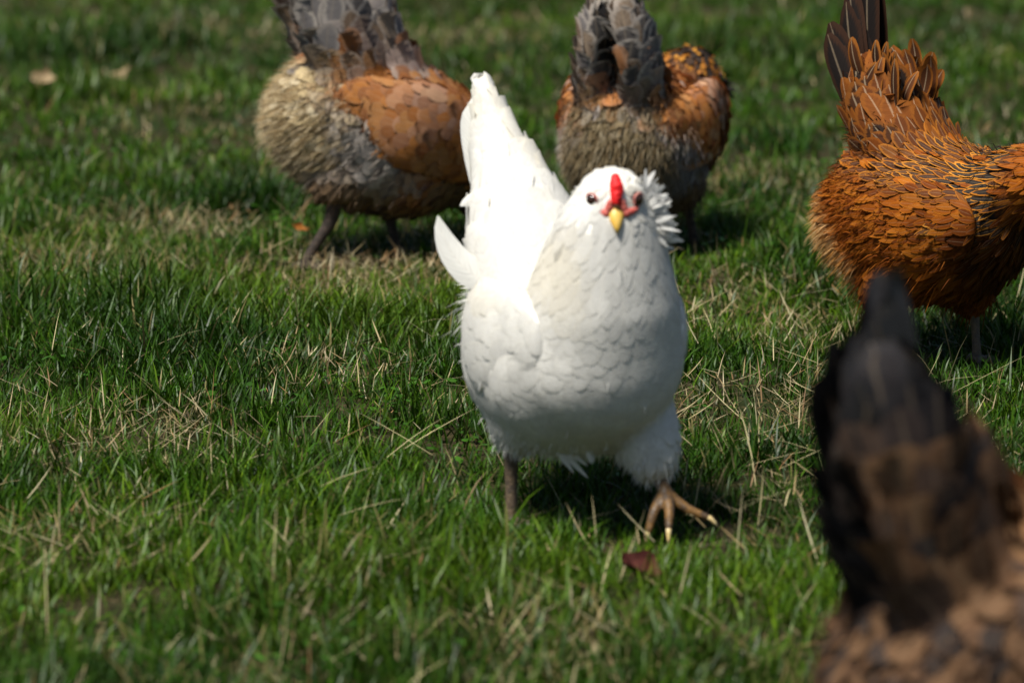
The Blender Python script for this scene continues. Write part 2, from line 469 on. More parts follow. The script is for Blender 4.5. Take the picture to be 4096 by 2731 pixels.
def blob_mesh(name, ell, voxel, smooth=5):
    V = np.concatenate([ICO_V * r + c for c, r in zip(ell.c, ell.r)])
    F = np.concatenate([ICO_F + i * len(ICO_V) for i in range(len(ell.c))])
    me = np_mesh('tmp', V, tris=F)
    o = bpy.data.objects.new('tmp', me); COL.objects.link(o)
    rm = o.modifiers.new('r', 'REMESH'); rm.mode = 'VOXEL'; rm.voxel_size = voxel
    sm = o.modifiers.new('s', 'SMOOTH'); sm.factor = .5; sm.iterations = smooth
    dg = bpy.context.evaluated_depsgraph_get(); dg.update()
    ev = o.evaluated_get(dg).to_mesh()
    n = len(ev.vertices); co = np.zeros(n * 3, np.float32); ev.vertices.foreach_get('co', co); co = co.reshape(-1, 3).astype(float)
    ev.calc_loop_triangles()
    tr = np.zeros(len(ev.loop_triangles) * 3, np.int32); ev.loop_triangles.foreach_get('vertices', tr); tr = tr.reshape(-1, 3)
    o.evaluated_get(dg).to_mesh_clear()
    bpy.data.objects.remove(o); bpy.data.meshes.remove(me)
    return co, tr

def xf(M, P):
    A = np.array(M)
    return P @ A[:3, :3].T + A[:3, 3]

PROF = {'round': [.30, .78, 1.0, .98, .72, .22], 'point': [.30, .70, .85, .70, .40, .04], 'long': [.35, .8, .95, 1.0, .85, .25]}
UU = np.array([0, .22, .46, .70, .89, 1.0])

def free_feathers(B, D, N, L, W, curve, prof='round', nu=6, cup=.10, bend=0.):
    """feathers in free air; curve bends the tip towards +N. Returns V, quads, uv"""
    B, D, N = np.atleast_2d(B).astype(float), np.atleast_2d(D).astype(float), np.atleast_2d(N).astype(float)
    n = len(B); L = np.broadcast_to(L, n).astype(float); W = np.broadcast_to(W, n).astype(float); curve = np.broadcast_to(curve, n).astype(float)
    D = norm(D); N = norm(N - (N * D).sum(1, keepdims=True) * D); S = np.cross(D, N); S0 = S
    u = np.linspace(0, 1, nu) ** .85 if nu != 6 else UU
    w = np.interp(u, UU, PROF[prof])
    vv = np.array([-1., -.5, 0, .5, 1.]) if nu > 6 else np.array([-1., 0, 1.])
    nv = len(vv)
    V = np.zeros((n, nu, nv, 3)); uv = np.zeros((n, nu, nv, 2))
    for i in range(nu):
        ang = curve * u[i]
        ax = D * (L * u[i] * np.cos(ang * .5))[:, None] + N * (L * u[i] * np.sin(ang * .5))[:, None]
        if bend:
            h = bend * u[i] * .5
            ax = D * (L * u[i] * math.cos(h))[:, None] + S0 * (L * u[i] * math.sin(h))[:, None] + N * (L * u[i] * np.sin(ang * .5))[:, None]
            S = S0 * math.cos(2 * h) - D * math.sin(2 * h)
        for j in range(nv):
            V[:, i, j] = B + ax + S * (vv[j] * w[i] * W * .5)[:, None] - N * (cup * W * vv[j] ** 2 * w[i])[:, None]
            uv[:, i, j] = (u[i], vv[j] * .5 + .5)
    g = np.arange(nu * nv).reshape(nu, nv)
    q = np.stack([g[:-1, :-1].ravel(), g[1:, :-1].ravel(), g[1:, 1:].ravel(), g[:-1, 1:].ravel()], 1)
    Q = (np.arange(n) * nu * nv)[:, None, None] + q[None]
    return V.reshape(-1, 3), Q.reshape(-1, 4), uv.reshape(-1, 2), nu * nv

def rgba(c, a, k):
    """repeat per-feather colour k times with alpha a"""
    c = np.column_stack([c, np.broadcast_to(a, len(c))])
    return np.repeat(c, k, axis=0)

# region: length, width, lift of the tip, spacing as share of the length, outline
SPEC = {'body': (.034, .026, .006, .34, 'round'), 'back': (.032, .024, .006, .34, 'round'), 'neck': (.036, .013, .005, .24, 'point'),
        'head': (.011, .008, .0018, .40, 'round'), 'tail': (.055, .036, .012, .30, 'round'), 'thigh': (.024, .017, .004, .36, 'round'),
        'fluff': (.030, .020, .010, .40, 'point'), 'wing': (.030, .024, .004, .36, 'round')}

class Hen:
    def __init__(s, name, label, loc, heading, pitch, scale, mat=M_FEATHER, spec=None, seed=1, drop=0., soft=.38):
        s.hug = .0014 if soft < .8 else .0006; s.soft = soft; s.mess = .24 if soft < .5 else .13
        s.root = bpy.data.objects.new(name, None); COL.objects.link(s.root)
        s.root.empty_display_size = .05
        s.root.location = (loc[0], loc[1], gh(loc[0], loc[1]) + (loc[2] if len(loc) > 2 else 0)); s.root.rotation_euler = (0, 0, R(heading))
        tag(s.root, label, 'chicken', 'flock of hens on the lawn')
        s.scale = scale; s.mat = mat
        piv = Vector((0, 0, .2))
        s.M = Matrix.Scale(scale, 4) @ Matrix.Translation(piv - Vector((0, 0, drop))) @ Matrix.Rotation(R(pitch), 4, 'Y') @ Matrix.Translation(-piv)
        s.S = Matrix.Scale(scale, 4)
        s.spec = dict(SPEC); s.spec.update(spec or {})
        s.rng = np.random.default_rng(seed)
        s.holes = []

    def weights(s, P, ell):
        c = np.array(ell.c); r = np.array(ell.r); f = np.array(ell.f)
        d = np.linalg.norm((P[:, None, :] - c[None]) / r[None], axis=2)
        w = np.exp(-np.maximum(d - d.min(1, keepdims=True), 0) * 7)
        w /= w.sum(1, keepdims=True)
        names = sorted(set(ell.t)); T = np.array([[t == n for n in names] for t in ell.t], float)
        return w @ f, w @ T, names

    def coat(s, part, ell, colfun, voxel=.006, smooth=6, parent=None, name='body', plumage='plumage', density=1.0):
        parent = parent or s.root
        co, tr = blob_mesh(name, ell, voxel, smooth)
        fl, tw, names = s.weights(co, ell)
        base = colfun(co, tw, names, s.rng)[0]
        o = new_obj(name, np_mesh(name, xf(s.M, co), tris=tr, cols={'Col': np.column_stack([base, np.ones(len(co))])}), parent, M_SKIN)
        # ---- sample feather roots
        bvh = BVHTree.FromPolygons(co.tolist(), tr.tolist())
        a, b, c = co[tr[:, 0]], co[tr[:, 1]], co[tr[:, 2]]
        ar = np.linalg.norm(np.cross(b - a, c - a), axis=1)
        N = int(ar.sum() * .5 / (.006 ** 2) * .9)
        ti = s.rng.choice(len(tr), N, p=ar / ar.sum())
        r1, r2 = np.sqrt(s.rng.random(N)), s.rng.random(N)
        P = a[ti] * (1 - r1)[:, None] + b[ti] * (r1 * (1 - r2))[:, None] + c[ti] * (r1 * r2)[:, None]
        fl, tw, names = s.weights(P, ell)
        sp = np.array([s.spec[n][:4] for n in names]); dom = tw.argmax(1)
        par = tw @ sp
        rad = par[:, 0] * par[:, 3] / math.sqrt(density)
        acc = []; grid = {}; cs = .012
        for i in range(N):
            p = P[i]
            if any((p[0] - h[0]) ** 2 + (p[1] - h[1]) ** 2 + (p[2] - h[2]) ** 2 < h[3] ** 2 for h in s.holes): continue
            k = (int(p[0] // cs), int(p[1] // cs), int(p[2] // cs)); ok = True; rr = rad[i] ** 2
            for dx in (-1, 0, 1):
                for dy in (-1, 0, 1):
                    for dz in (-1, 0, 1):
                        for j in grid.get((k[0] + dx, k[1] + dy, k[2] + dz), ()):
                            q = P[j]
                            if (p[0] - q[0]) ** 2 + (p[1] - q[1]) ** 2 + (p[2] - q[2]) ** 2 < rr: ok = False; break
                        if not ok: break
                    if not ok: break
                if not ok: break
            if ok:
                acc.append(i); grid.setdefault(k, []).append(i)
        acc = np.array(acc); P = P[acc]; fl = fl[acc]; tw = tw[acc]; dom = dom[acc]; par = par[acc]; ti = ti[acc]
        n = len(P)
        nr = norm(np.cross(b - a, c - a))[ti]
        T = norm(fl - (fl * nr).sum(1, keepdims=True) * nr)
        Bv = np.cross(nr, T)
        yaw = s.rng.normal(size=n) * s.mess
        T2 = T * np.cos(yaw)[:, None] + Bv * np.sin(yaw)[:, None]; B2 = np.cross(nr, T2)
        L = par[:, 0] * s.rng.uniform(.7, 1.3, n); W = par[:, 1] * s.rng.uniform(.75, 1.25, n)
        lift = par[:, 2] * s.rng.uniform(.5, 1.6, n)
        prof = np.array([PROF[s.spec[nm][4]] for nm in names])[dom]
        nu, vv = 6, (-1., 0., 1.)
        V = np.zeros((n, nu, 3, 3)); uv = np.zeros((n, nu, 3, 2)); SN = np.zeros((n, nu, 3, 3))
        roll = s.rng.normal(size=n) * .12
        for iu in range(nu):
            u = UU[iu]
            for iv, v in enumerate(vv):
                pt = P + T2 * ((u - .3) * L)[:, None] + B2 * (v * prof[:, iu] * W * .5)[:, None]
                off = s.hug + lift * u ** 1.3 - abs(v) * W * .018 * (s.hug > .001) + v * roll * lift * 2.2 * u
                for i in range(n):
                    loc, no, _, _ = bvh.find_nearest(pt[i])
                    pt[i] = (loc[0] + no[0] * off[i], loc[1] + no[1] * off[i], loc[2] + no[2] * off[i]); SN[i, iu, iv] = no
                V[:, iu, iv] = pt
                uv[:, iu, iv] = (u, v * .5 + .5)
        g = np.arange(18).reshape(6, 3)
        q = np.stack([g[:-1, :-1].ravel(), g[1:, :-1].ravel(), g[1:, 1:].ravel(), g[:-1, 1:].ravel()], 1)
        Q = ((np.arange(n) * 18)[:, None, None] + q[None]).reshape(-1, 4)
        base, edge, amt, shaft = colfun(P, tw, names, s.rng)
        me = np_mesh(plumage, xf(s.M, V.reshape(-1, 3)), quads=Q, cols={'Col': rgba(base, shaft, 18), 'Edge': rgba(edge, amt, 18)}, uv=uv.reshape(-1, 2))
        gn = np.zeros(len(me.vertices) * 3, np.float32); me.vertex_normals.foreach_get('vector', gn)
        sn = SN.reshape(-1, 3) @ np.array(s.M)[:3, :3].T
        gn = gn.reshape(-1, 3) * (1 - s.soft) + norm(sn) * s.soft
        me.normals_split_custom_set_from_vertices(norm(gn).tolist())
        po = new_obj(plumage, me, o if name != 'body' else parent, s.mat)
        tag(po, kind='stuff')
        s.last = (co, tr, bvh, ell)
        return o

    def fluff(s, ell, colfun, n, sel, length=.02, width=.0011, spread=.5, name='down', data=None):
        co, tr, bvh, ell = data or s.last
        a, b, c = co[tr[:, 0]], co[tr[:, 1]], co[tr[:, 2]]
        ar = np.linalg.norm(np.cross(b - a, c - a), axis=1)
        cen = (a + b + c) / 3
        wsel = ar * sel(cen)
        ti = s.rng.choice(len(tr), n, p=wsel / wsel.sum())
        r1, r2 = np.sqrt(s.rng.random(n)), s.rng.random(n)
        P = a[ti] * (1 - r1)[:, None] + b[ti] * (r1 * (1 - r2))[:, None] + c[ti] * (r1 * r2)[:, None]
        fl, tw, names = s.weights(P, ell)
        nr = norm(np.cross(b - a, c - a))[ti]
        d = norm(norm(fl) * .9 + nr * spread + s.rng.normal(size=(n, 3)) * .35)
        L = length * s.rng.uniform(.5, 1.4, n)
        sd = norm(np.cross(d, s.rng.normal(size=(n, 3))))
        w = width * s.rng.uniform(.6, 1.5, n)
        V = np.zeros((n, 5, 3))
        mid = P + d * (L * .55)[:, None]; tip = P + d * L[:, None] + np.array([0, 0, -.35]) * L[:, None] + norm(fl) * (L * .2)[:, None]
        V[:, 0] = P - sd * w[:, None]; V[:, 1] = P + sd * w[:, None]; V[:, 2] = mid - sd * w[:, None] * .8; V[:, 3] = mid + sd * w[:, None] * .8; V[:, 4] = tip
        o5 = (np.arange(n) * 5)[:, None]
        base = colfun(P, tw, names, s.rng)[0]
        me = np_mesh(name, xf(s.M, V.reshape(-1, 3)), quads=o5 + np.array([[0, 1, 3, 2]]), tris=o5 + np.array([[2, 3, 4]]), cols={'Col': rgba(base * s.rng.uniform(.85, 1.15, n)[:, None], 1, 5)})
        tag(new_obj(name, me, s.root, M_FLUFF), kind='stuff')

    def feather(s, name, B, D, N, L, W, curve, col, edge, amt=0., shaft=.6, prof='long', parent=None, bend=0.):
        V, Q, uv, k = free_feathers([B], [D], [N], L, W, curve, prof, 11, bend=bend)
        c = np.array([col]); e = np.array([edge])
        me = np_mesh(name, xf(s.M, V), quads=Q, uv=uv, cols={'Col': rgba(c, shaft, k), 'Edge': rgba(e, amt, k)})
        return new_obj(name, me, parent or s.root, s.mat)

    def tail(s, B, n, e0, e1, L0, L1, W, spread, col, edge, amt=.5, shaft=.6, curve=-.25, jitter=.03):
        """two sides of n feathers each, from low (e0) to upright (e1)"""
        for side in (-1, 1):
            for i in range(n):
                t = i / max(1, n - 1)
                e = R(e0 + (e1 - e0) * t) + s.rng.normal() * jitter
                lat = spread * (1 - t * .8)
                D = np.array([-math.cos(e), side * lat, math.sin(e)])
                N = np.array([-.25 * math.sin(e), side * 1.0, .35])
                b = np.array(B) + np.array([0, side * (.012 + .022 * (1 - t)), .03 * t - .02])
                k = s.rng.uniform(.8, 1.2)
                s.feather('tail_feather', b, D, N, (L0 + (L1 - L0) * t) * s.rng.uniform(.93, 1.05), W, curve * s.rng.uniform(.3, 1.3), np.array(col) * k, np.array(edge) * k, amt, shaft)

    def wing(s, side, c, r, tilt, colfun, fcol, fedge, nf=7, flen=.115, amt=.3, drop=.0):
        e = Ell()
        cx, cy, cz = c
        ks = []
        for t in np.linspace(-1, 1, 5):
            ks.append((cx + t * r[0] * .72, side * (cy - .035 * max(0, -t) - .012 * max(0, t)), cz - tilt * -t * r[0], r[0] * .42, r[1] * (1 - .25 * abs(t)), r[2] * (1 - .42 * max(0, -t)) * (1 - .2 * max(0, t))))
        e.chain('wing', ks, (-1, 0, tilt * -1 - .12), 4)
        w = s.coat('wing', e, colfun, .0055, 4, None, 'wing', 'wing_plumage')
        for i in range(nf):
            t = i / (nf - 1)
            b = (cx + r[0] * (.20 - .35 * t), side * (cy + r[1] * .80 - .012 * t), cz - r[2] * (.62 - .75 * t))
            D = (-1, -side * .24, -tilt - .10 - drop * (1 - t))
            k = s.rng.uniform(.85, 1.15)
            s.feather('wing_feather', b, D, (-.1, side, .18), flen * (1 - .12 * t), .030, -.22, np.array(fcol) * k, np.array(fedge) * k, amt, .35, 'long', w)
        return w

    def leg(s, hock, foot, mat, toes=None, toelen=.052, r=.0068, yaw=0., claw=M_CLAW):
        e = Ell()
        h, f = np.array(hock, float), np.array(foot, float)
        up = h + (h - f) * .15 + np.array([.0, 0, .03])
        e.chain('leg', [(*up, r * 1.7, r * 1.7, r * 1.7), (*h, r * 1.35, r * 1.3, r * 1.35), (*(h * .55 + f * .45), r, r, r), (*f, r * 1.15, r * 1.15, r)], None, 9)
        tips = []
        if toes is None:
            toes = []
            for ang, l in ((0, 1.0), (38, .82), (-38, .82), (178, .5)):
                d = np.array([math.cos(R(ang + yaw)), math.sin(R(ang + yaw)), 0]) * toelen * l
                toes.append([f + d * .5 + np.array([0, 0, .004]), f + d + np.array([0, 0, -.006])])
        for a, b in toes:
            a, b = np.array(a), np.array(b)
            e.chain('leg', [(*f, r, r, r), (*a, r * .85, r * .85, r * .8), (*b, r * .6, r * .6, r * .6)], None, 8)
            d = norm((b - a)[None])[0]; tips.append((b, d))
        co, tr = blob_mesh('leg', e, .0022, 3)
        o = new_obj('leg', np_mesh('leg', xf(s.S, co), tris=tr), s.root, mat)
        for b, d in tips:
            cl = tube('claw', [b - d * .003, b + d * .005 + np.array([0, 0, .0005]), b + d * .011 - np.array([0, 0, .002]), b + d * .016 - np.array([0, 0, .006])], [.0036, .0034, .0024, .0003], s.S, 8)
            new_obj('claw', cl, o, claw)
        return o

    def head_parts(s, c, fwd, up=(0, 0, 1), k=1.0, beak=M_BEAK, comb=True, down=32, hr=(.040, .037), eyeh=.006, eyef=.016, eyel=None):
        """comb, beak, face skin and eyes on a head at c looking along fwd (body frame)"""
        c = np.array(c, float); f = norm(np.array([fwd], float))[0]; u = np.array(up, float); u = norm((u - f * (u @ f))[None])[0]; l = np.cross(u, f)
        hf, hs = hr
        def at(a, b, d): return c + f * a * k + l * b * k + u * d * k
        bd = f * math.cos(R(down)) - u * math.sin(R(down)); bu = np.cross(bd, l) * 1.0
        b0 = at(hf - .006, 0, -.010)
        bk = tube('beak', [b0 - bd * .006 * k, b0 + bd * .005 * k, b0 + bd * .013 * k - u * .001 * k, b0 + bd * .019 * k - u * .003 * k, b0 + bd * .023 * k - u * .007 * k],
                  [.0105 * k, .0098 * k, .0074 * k, .0042 * k, .0006], s.M, 14, (1.0, .82))
        bo = new_obj('beak', bk, s.root, beak)
        b1 = b0 - u * .007 * k - f * .003 * k
        lb = tube('lower_bill', [b1 - bd * .004, b1 + bd * .008 * k, b1 + bd * .017 * k, b1 + bd * .020 * k], [.0085 * k, .0075 * k, .0045 * k, .0006], s.M, 12, (1., .6))
        new_obj('lower_bill', lb, bo, beak)
        if comb:
            e = Ell()
            for row, oy in ((0, 0), (1, .0042), (-1, -.0042)):
                for i in range(8):
                    t = i / 7; a = R(6 + 42 * t)
                    rr = (.0035 + .0015 * math.sin(t * 3.1)) * k * (1.1 if row == 0 else .8) * s.rng.uniform(.65, 1.3)
                    hh = .0035 if row == 0 else .0015
                    p = at((hf + hh) * math.cos(a) * .98, oy * math.sin(.5 + t * 2.2), (hf + hh) * math.sin(a) * .98 - .001)
                    e.chain('comb', [(*p, rr, rr, rr)])
            co, tr = blob_mesh('comb', e, .0014, 2)
            new_obj('comb', np_mesh('comb', xf(s.M, co), tris=tr), s.root, M_COMB)
        e = Ell()
        for sd in (-1, 1):
            for a, b, d, r_ in ((hf - .003, .008, -.004, .0056), (hf - .003, .012, -.011, .0058), (hf - .006, .018, -.010, .0052), (hf - .010, .024, -.008, .0042), (hf - .002, .007, .002, .0042)):
                e.chain('face', [(*at(a, sd * b, d), r_ * k, r_ * k, r_ * k)])
        co, tr = blob_mesh('face', e, .0016, 2)
        new_obj('face_skin', np_mesh('face_skin', xf(s.M, co), tris=tr), s.root, M_FACE)
        for sd in (-1, 1):
            en = norm((f * (.75 if eyel else .52) + l * sd * .80)[None])[0]
            ec = c + (f * eyef + l * sd * (eyel or hs - .0065) + u * eyeh) * k
            V = ICO_V * .0086 * k * s.scale + xf(s.M, ec[None])[0]
            eo = new_obj('eye', np_mesh('eye', V, tris=ICO_F), s.root, M_EYE)
            t1 = norm(np.cross(en, u)[None])[0]; t2 = np.cross(en, t1)
            ring = [ec + en * .0030 * k + (t1 * math.cos(q) * .0090 + t2 * math.sin(q) * .0076) * k for q in np.linspace(0, 2 * math.pi, 15)]
            new_obj('eyelid', tube('eyelid', ring, [.0015 * k] * 15, s.M, 6), eo, M_LID)
        return at

def tube(name, pts, rad, M, seg=10, sq=(1., 1.)):
    P = np.array(pts, float); n = len(P)
    T = norm(np.gradient(P, axis=0))
    V = []
    ref = np.array([0, 0, 1.0])
    for i in range(n):
        s1 = np.cross(T[i], ref)
        if np.linalg.norm(s1) < 1e-4: s1 = np.cross(T[i], np.array([1., 0, 0]))
        s1 /= np.linalg.norm(s1); s2 = np.cross(s1, T[i])
        for k in range(seg):
            a = 2 * math.pi * k / seg
            V.append(P[i] + (s1 * math.cos(a) * sq[0] + s2 * math.sin(a) * sq[1]) * rad[i])
    Q = [[i * seg + k, i * seg + (k + 1) % seg, (i + 1) * seg + (k + 1) % seg, (i + 1) * seg + k] for i in range(n - 1) for k in range(seg)]
    m = len(V); V.append(P[0]); V.append(P[-1])
    Tt = [[m, (k + 1) % seg, k] for k in range(seg)] + [[m + 1, (n - 1) * seg + k, (n - 1) * seg + (k + 1) % seg] for k in range(seg)]
    return np_mesh(name, xf(M, np.array(V)), quads=Q, tris=Tt)

def pick(n, r, cols, w):
    i = r.choice(len(cols), n, p=np.array(w) / sum(w))
    return np.array(cols)[i]

weeds(5600)

# ------------------------------------------------------------------ white hen
def col_white(P, tw, names, r):
    n = len(P)
    base = np.tile([.85, .835, .785], (n, 1)) * r.uniform(.90, 1.03, n)[:, None]
    cream = np.array([.74, .66, .47])
    cr = sstep(.1, .9, wav(P, 28, 3)) * sstep(.24, .30, P[:, 2]) * sstep(-.01, -.05, P[:, 1]) * sstep(.0, .06, P[:, 0]) * .75
    cr = np.maximum(cr * .55, sstep(.5, 1.0, wav(P, 22, 5)) * .22)
    base = base * (1 - cr[:, None]) + cream * cr[:, None]
    # grey smudge on the right cheek and a little dirt on the breast
    sm = np.exp(-((P[:, 0] - .115) ** 2 + (P[:, 1] + .066) ** 2 + (P[:, 2] - .385) ** 2) / .013 ** 2) * (r.random(n) < .7)
    base = base * (1 - .8 * sm[:, None]) + np.array([.16, .15, .13]) * .8 * sm[:, None]
    dirt = (r.random(n) < .0) * sstep(0, .05, P[:, 0])
    base = base * (1 - .65 * dirt[:, None])
    edge = base * np.array([.90, .885, .84])  # darker rims: overlap shading between feathers put into the colour
    return base, edge, np.full(n, .30), np.full(n, .08)

WH = Hen('hen', 'white hen with red pea comb and yellow beak striding towards the viewer', (.072, 4.76), -67, 0, 1.0, M_WHITE, seed=5, soft=.86,
         spec={'body': (.038, .028, .0004, .28, 'round'), 'neck': (.038, .020, .0005, .21, 'point'), 'tail': (.072, .040, .0060, .27, 'long'), 'wing': (.036, .028, .0012, .32, 'round'),
               'fluff': (.030, .022, .002, .34, 'point'), 'head': (.011, .0075, .0012, .36, 'round')})
e = Ell()
e.chain('body', [(-.13, 0, .222, .065, .078, .078), (-.06, 0, .210, .092, .114, .112), (.02, 0, .212, .100, .122, .116), (.075, 0, .230, .084, .110, .108)], (-1, 0, -.45))
e.chain('body', [(.075, 0, .230, .084, .108, .108), (.088, 0, .285, .078, .097, .09)], (-.6, 0, -.9))
e.chain('neck', [(.088, 0, .285, .078, .097, .09), (.098, 0, .345, .064, .078, .07), (.106, 0, .388, .052, .062, .05)], (-.45, 0, -1.0))
e.chain('head', [(.108, 0, .402, .046, .055, .04), (.114, .001, .424, .039, .041, .036)], (-.8, 0, -.6))
e.chain('tail', [(-.100, 0, .29, .085, .086, .07), (-.130, -.006, .345, .072, .070, .06), (-.160, -.013, .40, .049, .046, .05), (-.195, -.020, .455, .027, .023, .045), (-.214, -.024, .495, .019, .013, .03), (-.222, -.026, .515, .012, .009, .02)], (-.35, 0, 1.0))
e.chain('fluff', [(-.12, 0, .185, .07, .076, .07), (-.05, 0, .172, .08, .100, .076), (.02, 0, .170, .07, .096, .076)], (-.8, 0, -.5))
e.chain('thigh', [(.03, .060, .165, .06, .05, .06), (.072, .066, .125, .045, .040, .042), (.090, .068, .097, .029, .027, .024)], (.1, 0, -1))
e.chain('thigh', [(-.02, -.050, .155, .06, .05, .06), (-.03, -.060, .122, .034, .028, .028)], (0, 0, -1))
hc = np.array([.114, .001, .424])
hf = np.array([.62, -.79, 0])     # in the body frame: the head is turned back to face the camera
hfw = norm(np.array([[math.cos(R(-17)), math.sin(R(-17)), -.06]]))[0]
lft = np.array([-hfw[1], hfw[0], 0])
WH.holes = [(*(hc + hfw * .038 - np.array([0, 0, .010])), .017), (*(hc + hfw * .034 + np.array([0, 0, .014])), .011), (*(hc + hfw * .024 + np.array([0, 0, .026])), .010)]
for sd in (-1, 1):
    WH.holes.append((*(hc + hfw * .029 + lft * sd * .028 + np.array([0, 0, .003])), .0115))
WH.coat('body', e, col_white, .006, 6)
wdata = WH.last
WH.fluff(e, col_white, 3500, lambda c: sstep(.15, .09, c[:, 2]) + .02, .009, .0006, .15)
at = WH.head_parts(hc, hfw, k=1.0, down=42, hr=(.041, .041), eyeh=.003, eyef=.0265, eyel=.0255)
# cheek muffs
for sd, nn, flare in ((1, 340, 1.0), (-1, 110, .32)):
    r = WH.rng
    q = r.random(nn)                                  # 0 = just under the eye, 1 = beside the throat
    B = hc + hfw * .006 + lft * sd * (.036 + .016 * q)[:, None] * (1. if sd > 0 else .92) + np.array([0, 0, 1.]) * (.004 - .050 * q)[:, None] + r.normal(size=(nn, 3)) * .004
    el = .85 - 1.35 * q + r.normal(size=nn) * .22
    D = lft * sd * (np.cos(el) * flare)[:, None] + np.array([0, 0, 1.]) * (np.sin(el) * (1 if sd > 0 else .5) - (0 if sd > 0 else .6))[:, None] - hfw * r.uniform(.1, .7, nn)[:, None] * (1 if sd > 0 else 1.4)
    N = np.tile(hfw, (nn, 1)) + r.normal(size=(nn, 3)) * .6
    V, Q, uv, k = free_feathers(B, D, N, r.uniform(.013, .028, nn), r.uniform(.004, .009, nn), r.uniform(-.5, .2, nn), 'point')
    cc = np.tile([.80, .79, .75], (nn, 1)) * r.uniform(.9, 1.03, nn)[:, None]
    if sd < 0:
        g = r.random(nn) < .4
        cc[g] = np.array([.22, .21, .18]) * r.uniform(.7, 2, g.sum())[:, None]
    new_obj('cheek_muff', np_mesh('cheek_muff', xf(WH.M, V), quads=Q, uv=uv, cols={'Col': rgba(cc, .1, k), 'Edge': rgba(cc, .0, k)}), WH.root, M_WHITE)
# tail
for i in range(7):      # main tail feathers, closed to one point
    q = i - 3
    WH.feather('tail_feather', (-.176 - .004 * abs(q), -.024 + q * .003, .375), (-.26 - .03 * q, -.03 + .018 * q, 1.0), (.86, -.47 + .06 * q, .25), .150 - .011 * abs(q) - .004 * q, .044, -.10, (.84, .83, .78), (.82, .81, .76), .2, .1)
# drooping side feathers left and right of the saddle
CN = (.86, -.47, .25)
WH.feather('sickle_feather', (-.075, -.050, .292), (-.42, -.88, .02), CN, .122, .044, .15, (.84, .83, .78), (.82, .81, .76), .2, .15, 'point', None, 1.5)
WH.feather('sickle_feather', (-.14, -.035, .392), (-.42, -.80, .15), CN, .050, .024, .15, (.84, .83, .78), (.82, .81, .76), .2, .15, 'point', None, -.8)
for side in (-1, 1):
    WH.wing(side, (-.015, .101, .240), (.120, .028, .076), .10, col_white, (.79, .785, .75), (.74, .73, .68), 7, .115, .25)
WH.fluff(e, col_white, 500, lambda c: np.exp(-((c[:, 0] + .17) ** 2 + (c[:, 2] - .265) ** 2) / .022 ** 2), .030, .0012, .5, data=wdata)
r = WH.rng; nn = 9      # loose breast feathers hanging under the belly
B = np.array([.055, .0, .125]) + r.normal(size=(nn, 3)) * np.array([.010, .006, .004])
D = np.column_stack([r.normal(size=nn) * .15, r.normal(size=nn) * .2 + .1, -np.ones(nn)])
B = np.concatenate([B, [[.05, -.045, .122], [.05, -.05, .125], [.052, -.038, .120]]]); D = np.concatenate([D, [[.1, .75, -.85], [.1, .6, -.9], [.1, .8, -.7]]])
V, Q, uv, k = free_feathers(B, D, np.tile([1., 0, 0], (len(B), 1)), np.concatenate([r.uniform(.02, .036, nn), [.062, .05, .044]]), .008, .2, 'point')
cc = np.tile([.80, .79, .74], (len(B), 1))
new_obj('belly_wisp', np_mesh('belly_wisp', xf(WH.M, V), quads=Q, uv=uv, cols={'Col': rgba(cc, .1, k), 'Edge': rgba(cc, 0, k)}), WH.root, M_WHITE)
WH.leg((-.032, -.066, .092), (-.030, -.066, .004), M_LEG, toelen=.05, r=.0078)
ft = np.array([.112, .074, .062])
WH.leg((.092, .069, .098), ft, M_LEGY, toes=[
    [ft + np.array([.024, -.006, -.014]), ft + np.array([.036, -.012, -.034])],
    [ft + np.array([.018, .018, -.016]), ft + np.array([.030, .040, -.027])],
    [ft + np.array([.013, -.020, -.018]), ft + np.array([.018, -.030, -.040])],
    [ft + np.array([-.012, -.004, -.012]), ft + np.array([-.022, -.006, -.026])]], r=.0080)

# ------------------------------------------------------------------ generic coloured hens
def ti(names, tw, nm):
    return tw[:, names.index(nm)] if nm in names else np.zeros(len(tw))

